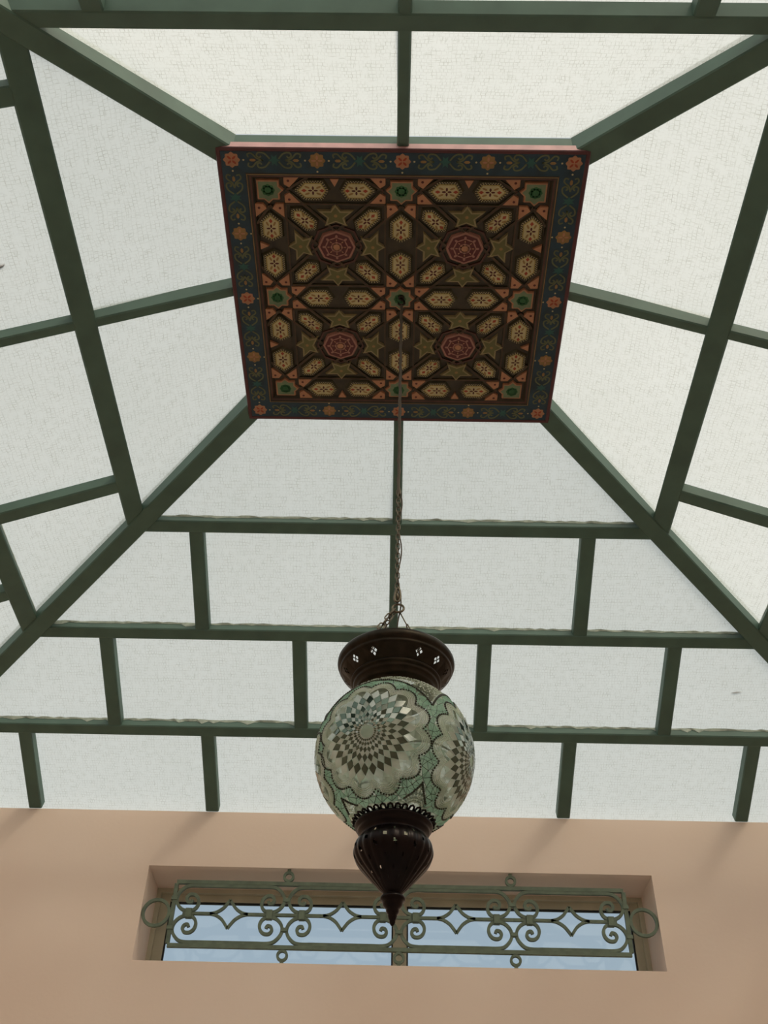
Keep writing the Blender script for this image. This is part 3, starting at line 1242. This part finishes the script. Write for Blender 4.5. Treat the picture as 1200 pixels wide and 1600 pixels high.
fx = [PX0 + RIN, PX0 + RIN + (PX1 - PX0 - 2 * RIN) * 0.25, (PX0 + PX1) / 2, PX0 + RIN + (PX1 - PX0 - 2 * RIN) * 0.75, PX1 - RIN]
fy = [PY0 + RIN - 0.006, PY0 + RIN + (PY1 - PY0 - 2 * RIN) * 0.25, (PY0 + PY1) / 2, PY0 + RIN + (PY1 - PY0 - 2 * RIN) * 0.75, PY1 - RIN]
for i in range(5):
    c = 'salmon' if i % 2 == 0 else 'ochre'
    rosette(fx[i], fy[0], rails[0], c)
    rosette(fx[i], fy[4], rails[2], c)
    if 0 < i < 4:
        rosette(fx[0], fy[i], rails[3], c)
        rosette(fx[4], fy[i], rails[1], c)
for i in range(4):
    xm, ym = (fx[i] + fx[i + 1]) / 2, (fy[i] + fy[i + 1]) / 2
    lx, ly = fx[i + 1] - fx[i] - 0.125, fy[i + 1] - fy[i] - 0.125
    scrollwork(xm, fy[0], 1, 0, lx, rails[0])
    scrollwork(xm, fy[4], 1, 0, lx, rails[2])
    scrollwork(fx[0], ym, 0, 1, ly, rails[3])
    scrollwork(fx[4], ym, 0, 1, ly, rails[1])

# ================================================================== THE LANTERN
LX, LY = 0.004, 2.788
lantern = empty('hanging_lantern', W(LX, LY, 1.09))
tag(lantern, 'large mosaic glass globe lantern in dark bronze hanging by a chain below the painted panel', 'lantern')
GZ = 1.5955
GR = 0.2432


def LW(r, a, z):
    return W(LX + r * math.cos(a), LY + r * math.sin(a), z)


# chain, cord and hooks
m = MB()
m.tube([W(LX, LY, 3.9975), W(LX, LY, 3.994), W(LX + 0.012, LY, 3.985), W(LX + 0.014, LY, 3.962), W(LX, LY, 3.945), W(LX - 0.014, LY, 3.960)], 0.006 * S, 8)
m.build('ceiling_hook', MT['bronze'], lantern)
m = MB()
sp = []
for i in range(60):
    z = 3.955 - (3.955 - 2.72) * i / 59
    sp.append(W(LX + 0.0012 * math.sin(i * 1.1), LY + 0.0012 * math.cos(i * 1.7), z))
m.tube(sp, [0.0052 * (1 + 0.16 * math.sin(i * 2.3)) for i in range(60)], 8)
m.build('chain_sleeve', MT['cord'], lantern)
m = MB()
sp = []
for i in range(40):
    z = 2.74 - (2.74 - 1.93) * i / 39
    sp.append(W(LX + 0.008 + 0.006 * math.sin(i * 0.55), LY + 0.010 + 0.004 * math.sin(i * 0.8), z))
m.tube(sp, 0.0021, 6)
m.build('cord', MT['cord'], lantern)


def link_mesh(length, width, r):
    m = MB()
    pts = []
    h = length / 2 - width / 2
    for k in range(16):
        a = 2 * PI * k / 16
        pts.append(Vector((width / 2 * math.cos(a), 0, (h if math.sin(a) >= 0 else -h) + width / 2 * math.sin(a))))
    m.tube(pts, r, 6, True)
    o = m.build('link', MT['chain'], None, smooth=True, origin=(0, 0, 0))
    COL.objects.unlink(o)
    return o


lk = link_mesh(0.0235, 0.0125, 0.0016)


def run_chain(name, a, b, src, pitch, twist=0.3):
    """links one by one between two points (metres)."""
    a, b = Vector(a), Vector(b)
    e = empty(name, (a + b) / 2)
    e.parent = lantern
    e.location = (a + b) / 2 - WORLD_AT[lantern.name]
    d = b - a
    n = max(2, round(d.length / pitch))
    q = d.to_track_quat('Z', 'Y')
    for i in range(n):
        o = src.copy()
        COL.objects.link(o)
        o.parent = e
        o.location = a + d * ((i + 0.5) / n) - WORLD_AT[e.name]
        o.rotation_mode = 'QUATERNION'
        from mathutils import Quaternion
        o.rotation_quaternion = q @ Quaternion((0, 0, 1), twist + (i % 2) * PI / 2)
    return e


run_chain('main_chain', W(LX, LY, 2.745), W(LX, LY, 2.235), lk, 0.0185)
m = MB()
# S hook with its bunched links, and the gathering ring
hp = [(0.0, 2.262), (0.007, 2.252), (0.010, 2.236), (0.011, 2.214), (0.004, 2.198), (-0.006, 2.200), (-0.009, 2.214), (-0.006, 2.240), (-0.001, 2.256)]
m.tube([W(LX + x, LY - 0.004, z) for x, z in smooth_path(hp, 4)], 0.0036, 8)
m.tube([W(LX - 0.003, LY - 0.002, 2.246), W(LX + 0.006, LY - 0.002, 2.205)], 0.0050, 8)
m.build('hook', MT['chain'], lantern, smooth=True)
m = MB()
m.tube([W(LX + 0.004 + 0.020 * math.cos(2 * PI * k / 20), LY + 0.004 * math.sin(2 * PI * k / 20), 2.172 + 0.020 * math.sin(2 * PI * k / 20)) for k in range(20)], 0.0032, 8, True)
m.build('gathering_ring', MT['chain'], lantern, smooth=True)
lk2 = link_mesh(0.030, 0.0165, 0.0020)
for a in (22, 168, 212):
    aa = math.radians(a)
    top = W(LX + 0.010 * math.cos(aa), LY + 0.010 * math.sin(aa), 2.160)
    if a == 22:                      # this leg starts with a straight wire
        knee = top + (LW(0.128, aa, 1.948) - top) * 0.24
        m = MB()
        m.tube([top, knee], 0.0019, 6)
        m.build('wire', MT['chain'], lantern)
        top = knee
    run_chain('short_chain', top, LW(0.128, aa, 1.948), lk2, 0.0235)
    m = MB()
    m.tube([LW(0.128 + 0.010 * math.cos(2 * PI * k / 12), aa, 1.942 + 0.010 * math.sin(2 * PI * k / 12)) for k in range(12)], 0.0018, 6, True)
    m.build('eyelet', MT['bronze'], lantern)

# canopy: an open flared dish pierced with four-diamond flowers
canopy_c = W(LX, LY, 0) - Vector((0, 0, EYE))


def lat(prof, n=96, rad=None, c=(LX, LY)):
    m = MB()
    m.lathe([(r * S, z * S) for r, z in prof], Vector((c[0] * S, c[1] * S, EYE)), n, 0, rad)
    return m


rimp = [(0.150, 1.955), (0.176, 1.953), (0.187, 1.948), (0.1915, 1.940), (0.1925, 1.930), (0.1895, 1.921), (0.184, 1.917), (0.1815, 1.9135), (0.1835, 1.909), (0.181, 1.905), (0.177, 1.902)]
canopy = lat(rimp, 98).build('canopy', MT['bronze'], lantern, smooth=True)
# pierced band between (0.177, 1.902) and (0.146, 1.872)
BR0, BZ0, BR1, BZ1 = 0.177, 1.902, 0.143, 1.868
nm = 14
verts, edges = [], []
m = MB()
for k in range(nm):
    wA = 2 * PI / nm
    a0 = -PI / 2 + (k - 0.5) * wA
    vs = [(0, 0), (1, 0), (1, 1), (0, 1)]
    es = [(0, 1), (1, 2), (2, 3), (3, 0)]
    cells = []
    for (dx, dy) in () if k == 0 else ((0.0, 0.20), (0.0, -0.20), (0.095, 0.0), (-0.095, 0.0)):
        cx, cy = 0.5 + dx, 0.45 + dy
        b = len(vs)
        vs += [(cx, cy + 0.135), (cx + 0.062, cy), (cx, cy - 0.135), (cx - 0.062, cy)]
        es += [(b, b + 1), (b + 1, b + 2), (b + 2, b + 3), (b + 3, b)]
        cells.append((cx, cy))
    for t in (1 / 7, 2 / 7, 3 / 7, 4 / 7, 5 / 7, 6 / 7):
        for s_ in (0, 1):
            vs.append((t, s_))
    res = delaunay_2d_cdt([Vector(v) for v in vs], es, [], 0, 1e-5)
    pts = []
    for v in res[0]:
        a = a0 + wA * v.x
        r = BR0 + (BR1 - BR0) * v.y + 0.004 * math.sin(v.y * PI)
        z = BZ0 + (BZ1 - BZ0) * v.y
        pts.append(LW(r, a, z))
    fs = []
    for f in res[2]:
        c = sum((Vector(res[0][i]) for i in f), Vector((0, 0))) / len(f)
        if any(abs(c.x - cx) / 0.062 + abs(c.y - cy) / 0.135 < 1 for cx, cy in cells):
            continue
        fs.append(tuple(f))
    m.raw(pts, fs)
m.build('pierced_band', MT['bronze'], canopy)
neckp = [(0.143, 1.868), (0.146, 1.865), (0.147, 1.860), (0.142, 1.856), (0.137, 1.855), (0.1385, 1.849), (0.135, 1.843), (0.128, 1.840), (0.1285, 1.832), (0.124, 1.826), (0.116, 1.823), (0.113, 1.815), (0.112, 1.806)]
lat(neckp, 98).build('neck_ring', MT['bronze'], canopy, smooth=True)

# globe
gp = []
ztop, zbot = 0.2115, -0.2135
n_ = 110
for i in range(n_ + 1):
    ph = math.asin(ztop / GR) + (math.asin(zbot / GR) - math.asin(ztop / GR)) * i / n_
    gp.append((GR * math.cos(ph), GZ + GR * math.sin(ph)))
globe_mb = lat(gp, 160)
GC = W(LX, LY, GZ)
RG = GR * S


def sph(lat_, az):
    return Vector((math.cos(lat_) * math.cos(az), math.cos(lat_) * math.sin(az), math.sin(lat_)))


# medallion axes: azimuth measured in plan from +X; the nearest one faces the viewer's left
LAT0 = math.radians(-11)
az_view = -PI / 2                    # towards the viewer
MED = [sph(LAT0, az_view + math.radians(x)) for x in (-20, 74, 165, 250)]


def med_frame(c):
    t = Vector((0, 0, 1))
    e2 = (t - c * t.dot(c)).normalized()
    e1 = e2.cross(c)
    return e1, e2


def med_pt(c, fr, rho, phi, h=0.0):
    e1, e2 = fr
    d = c * math.cos(rho) + (e1 * math.cos(phi) + e2 * math.sin(phi)) * math.sin(rho)
    return GC + d * (RG + h)


NR = 27
NLOBE = 12
RIN_D, RBAND = math.radians(35.5), math.radians(52.0)


def scallop(phi):
    return abs(math.sin(NLOBE * phi / 2))


def med_near(d):
    best = min(range(4), key=lambda i: d.angle(MED[i]))
    c = MED[best]
    e1, e2 = med_frame(c)
    return d.angle(c), math.atan2(d.dot(e2), d.dot(e1))


def bead_edge(phi):
    return RIN_D + math.radians(1.4) * 5 + math.radians(6.5) * (scallop(phi) - 0.5)


for fi, f in enumerate(globe_mb.f):
    c = sum((globe_mb.v[i] for i in f), Vector()) / len(f)
    rho, phi = med_near((c - GC).normalized())
    e = bead_edge(phi)
    globe_mb.m[fi] = 0 if rho < RIN_D - 0.03 else (2 if rho < e else (0 if rho < RBAND else 2))
globe = globe_mb.build('globe', [MT['globe'], MT['groutdark'], MT['grout']], lantern, smooth=True)
RHO = [math.radians(4.2) * 1.195 ** k for k in range(14)]
while RHO[-1] > math.radians(36.5):
    RHO.pop()
NK = len(RHO) - 2


def rhomb(c, fr, k, j, h0, h1, shrink, tilt=(0, 0)):
    th = 2 * PI * (j + 0.5 * (k % 2)) / NR
    dt = PI / NR
    pts = [(RHO[k], th), (RHO[k + 1], th + dt), (RHO[k + 2], th), (RHO[k + 1], th - dt)]
    mid = (RHO[k + 1], th)
    ctr = med_pt(c, fr, *mid)
    nrm = (ctr - GC).normalized()
    P3 = [med_pt(c, fr, *p) for p in pts]
    P3 = [ctr + (p - ctr) * shrink for p in P3]
    P3 = [p + nrm * (RG - (p - GC).dot(nrm)) for p in P3]     # each little mirror is flat
    return ctr, nrm, [p + nrm * h0 for p in P3], [p + nrm * h1 for p in P3]


TILE_F = [(4, 5, 6, 7), (0, 1, 5, 4), (1, 2, 6, 5), (2, 3, 7, 6), (3, 0, 4, 7)]
c0, f0 = MED[0], med_frame(MED[0])
for k in range(NK):
    # one mesh per ring, turned about the medallion's axis for every tile of the ring
    ctr, nrm, lo, hi = rhomb(c0, f0, k, 0, -0.001, 0.0016, 0.93)
    mm = MB()
    mm.raw(lo + hi, TILE_F)
    proto = mm.build('mosaic_tile', MT['tilelight'] if k % 2 == 0 else MT['tiledark'], globe, origin=ctr)
    for j in range(NR):
        o = proto if j == 0 else proto.copy()
        rot = Matrix.Rotation(2 * PI * j / NR, 3, c0)
        jit = Matrix.Rotation(random.gauss(0, 0.09), 3, 'X') @ Matrix.Rotation(random.gauss(0, 0.09), 3, 'Y') @ Matrix.Rotation(random.gauss(0, 0.09), 3, 'Z')
        if j:
            COL.objects.link(o)
        o.parent = globe
        o.location = GC + rot @ (ctr - GC) - WORLD_AT[globe.name]
        o.rotation_euler = (jit @ rot).to_euler()
mm = MB()
for c in MED[1:]:
    fr = med_frame(c)
    for k in range(NK):
        for j in range(NR):
            ctr, nrm, lo, hi = rhomb(c, fr, k, j, -0.001, 0.0016, 0.93)
            jit = Matrix.Rotation(random.gauss(0, 0.06), 3, 'X') @ Matrix.Rotation(random.gauss(0, 0.06), 3, 'Y')
            mm.raw([ctr + jit @ (p - ctr) for p in lo + hi], TILE_F, k % 2)
tag(mm.build('mosaic_tiles', [MT['tilelight'], MT['tiledark']], globe), kind='stuff')

# beads
ICO = None


def ball(m, c, r, mi=0):
    global ICO
    if ICO is None:
        t = (1 + 5 ** 0.5) / 2
        v = [Vector(p).normalized() for p in [(-1, t, 0), (1, t, 0), (-1, -t, 0), (1, -t, 0), (0, -1, t), (0, 1, t), (0, -1, -t), (0, 1, -t), (t, 0, -1), (t, 0, 1), (-t, 0, -1), (-t, 0, 1)]]
        f = [(0, 11, 5), (0, 5, 1), (0, 1, 7), (0, 7, 10), (0, 10, 11), (1, 5, 9), (5, 11, 4), (11, 10, 2), (10, 7, 6), (7, 1, 8), (3, 9, 4), (3, 4, 2), (3, 2, 6), (3, 6, 8), (3, 8, 9), (4, 9, 5), (2, 4, 11), (6, 2, 10), (8, 6, 7), (9, 8, 1)]
        ICO = (v, f)
    m.raw([Vector(c) + p * r for p in ICO[0]], ICO[1], mi)


mw, mdk = MB(), MB()
for ci, c in enumerate(MED):
    fr = med_frame(c)
    for row in range(5):
        cnt = 300
        for k in range(cnt):
            phi = 2 * PI * (k + 0.5 * (row % 2)) / cnt
            rho = RIN_D + math.radians(1.4) * row + math.radians(6.5) * (scallop(phi) - 0.5)
            ball(mw, med_pt(c, fr, rho, phi, 0.0006), 0.0017)
    cnt = 160
    for k in range(cnt):
        phi = 2 * PI * k / cnt
        rho = RIN_D + math.radians(1.4) * 4.9 + math.radians(6.5) * (scallop(phi) - 0.5)
        ball(mdk, med_pt(c, fr, rho, phi, 0.0008), 0.0029)
    cnt = 180
    for k in range(cnt):
        phi = 2 * PI * k / cnt
        p = med_pt(c, fr, RBAND, phi, 0.0008)
        d = (p - GC).normalized()
        if any(d.angle(o) < RBAND - 0.004 for j, o in enumerate(MED) if j != ci):
            continue
        if p.z - GC.z > 0.19 * S or p.z - GC.z < -0.205 * S:
            continue
        ball(mdk, p, 0.0033)
tag(mw.build('scallop_beads', MT['bead'], globe), kind='stuff')
tag(mdk.build('dark_beads', MT['darkbead'], globe), kind='stuff')

# crackle band of mint splinters between the medallions, seed beads elsewhere
import bmesh
bm = bmesh.new()
npt = 2300
ga = PI * (3 - 5 ** 0.5)
for i in range(npt):
    z = 1 - 2 * (i + 0.5) / npt
    r = math.sqrt(1 - z * z)
    v = Vector((r * math.cos(ga * i), r * math.sin(ga * i), z))
    v += Vector((random.gauss(0, 1), random.gauss(0, 1), random.gauss(0, 1))) * 0.021
    bm.verts.new(v.normalized())
bmesh.ops.convex_hull(bm, input=bm.verts[:])
mc, mb_ = MB(), MB()


for f in bm.faces:
    if len(f.verts) != 3:
        continue
    c = sum((v.co for v in f.verts), Vector()) / 3
    d = c.normalized()
    rho, phi = med_near(d)
    edge = bead_edge(phi)
    if rho < edge or d.z > 0.86 or d.z < -0.86:
        continue
    if rho < RBAND - 0.015:
        P3 = [c + (v.co - c) * 0.86 for v in f.verts]
        nrm = d
        h = RG + random.uniform(0.0008, 0.0016)
        top = [GC + p.normalized() * h for p in P3]
        bot = [GC + p.normalized() * (RG - 0.0005) for p in P3]
        if (top[1] - top[0]).cross(top[2] - top[0]).dot(d) < 0:
            top.reverse()
            bot.reverse()
        mc.raw(top + bot, [(0, 1, 2), (0, 3, 4, 1), (1, 4, 5, 2), (2, 5, 3, 0)])
        # dark grout filling the joint round the splinter
        out3 = [GC + v.co.normalized() * (RG + 0.0004) for v in f.verts]
        in3 = [GC + p.normalized() * (RG + 0.0004) for p in P3]
        mc.raw(out3 + in3, [(0, 1, 4, 3), (1, 2, 5, 4), (2, 0, 3, 5)], 1)
bm.free()
tag(mc.build('crackle_splinters', [MT['mint'], MT['darkbead']], globe), kind='stuff')
for i in range(9000):
    z = random.uniform(-0.87, 0.87)
    a = random.uniform(0, 2 * PI)
    r = math.sqrt(1 - z * z)
    d = Vector((r * math.cos(a), r * math.sin(a), z))
    rho, phi = med_near(d)
    if rho > RBAND + 0.012:
        ball(mb_, GC + d * RG, random.uniform(0.0013, 0.0022))
tag(mb_.build('seed_beads', MT['bead'], globe), kind='stuff')

# lower mount: toothed collar, fluted pierced bulb and pointed drop
colp = [(0.1075, 1.372), (0.1125, 1.371), (0.1140, 1.366), (0.1125, 1.361), (0.107, 1.358), (0.1045, 1.353), (0.1055, 1.349), (0.102, 1.345), (0.0955, 1.342), (0.0930, 1.335), (0.0945, 1.330)]
collar = lat(colp).build('collar', MT['bronze2'], lantern, smooth=True)
m = MB()
for k in range(34):
    a = 2 * PI * k / 34
    e_r = Vector((math.cos(a), math.sin(a), 0))
    e_t = Vector((-math.sin(a), math.cos(a), 0))
    ph0 = math.asin((1.374 - GZ) / GR)
    lp = []
    for (t, u) in ((-0.0058, -0.006), (-0.0072, 0.008), (-0.0060, 0.018), (0, 0.0220), (0.0060, 0.018), (0.0072, 0.008), (0.0058, -0.006)):
        ph = ph0 + u / GR
        rr = (GR + 0.003) * math.cos(ph)
        zz = GZ + (GR + 0.003) * math.sin(ph)
        lp.append(W(LX, LY, zz) + e_r * rr * S + e_t * t * S)
    m.tube(lp, 0.0026, 6)
m.build('loop_crown', MT['bronze2'], collar)

bp_ = [(0.092, 1.336), (0.0975, 1.330), (0.1045, 1.320), (0.1105, 1.307), (0.1135, 1.292), (0.1115, 1.276), (0.1045, 1.260), (0.094, 1.245), (0.082, 1.231),
       (0.0705, 1.218), (0.060, 1.206), (0.050, 1.195), (0.040, 1.184), (0.031, 1.175), (0.0265, 1.170)]
bp_ = smooth_path(bp_, 3)
NB = 144
m = MB()
vs = []
for i, (r, z) in enumerate(bp_):
    for k in range(NB):
        a = 2 * PI * k / NB
        fl = 1 + (0.035 * min(1, i / 8) * min(1, (len(bp_) - i) / 6)) * abs(math.cos(12 * a)) - 0.02
        vs.append(LW(r * fl, a, z))
holes = set()
for i, ofs in ((6, 0), (10, 6), (10, 7), (14, 0), (15, 1), (20, 6), (26, 0), (31, 6)):
    for k in range(0, NB, 12 if i != 14 else 12):
        for di in (0, 1):
            holes.add((i + di, (k + ofs) % NB))
fs = []
for i in range(len(bp_) - 1):
    for k in range(NB):
        if (i, k) in holes:
            continue
        l = (k + 1) % NB
        fs.append((i * NB + k, i * NB + l, (i + 1) * NB + l, (i + 1) * NB + k))
m.raw(vs, fs)
bulb = m.build('fluted_bulb', MT['bronze2'], lantern, smooth=True)
tip = [(0.0265, 1.172), (0.0225, 1.169), (0.0225, 1.166), (0.0315, 1.163), (0.0350, 1.158), (0.0345, 1.152), (0.0290, 1.149), (0.0280, 1.143), (0.0265, 1.136), (0.0210, 1.130),
       (0.0175, 1.126), (0.0185, 1.122), (0.0160, 1.116), (0.0125, 1.111), (0.0130, 1.107), (0.0105, 1.100), (0.0080, 1.095), (0.0085, 1.091), (0.0050, 1.084), (0.0, 1.079)]
lat(tip, 32).build('finial', MT['bronze2'], lantern, smooth=True)
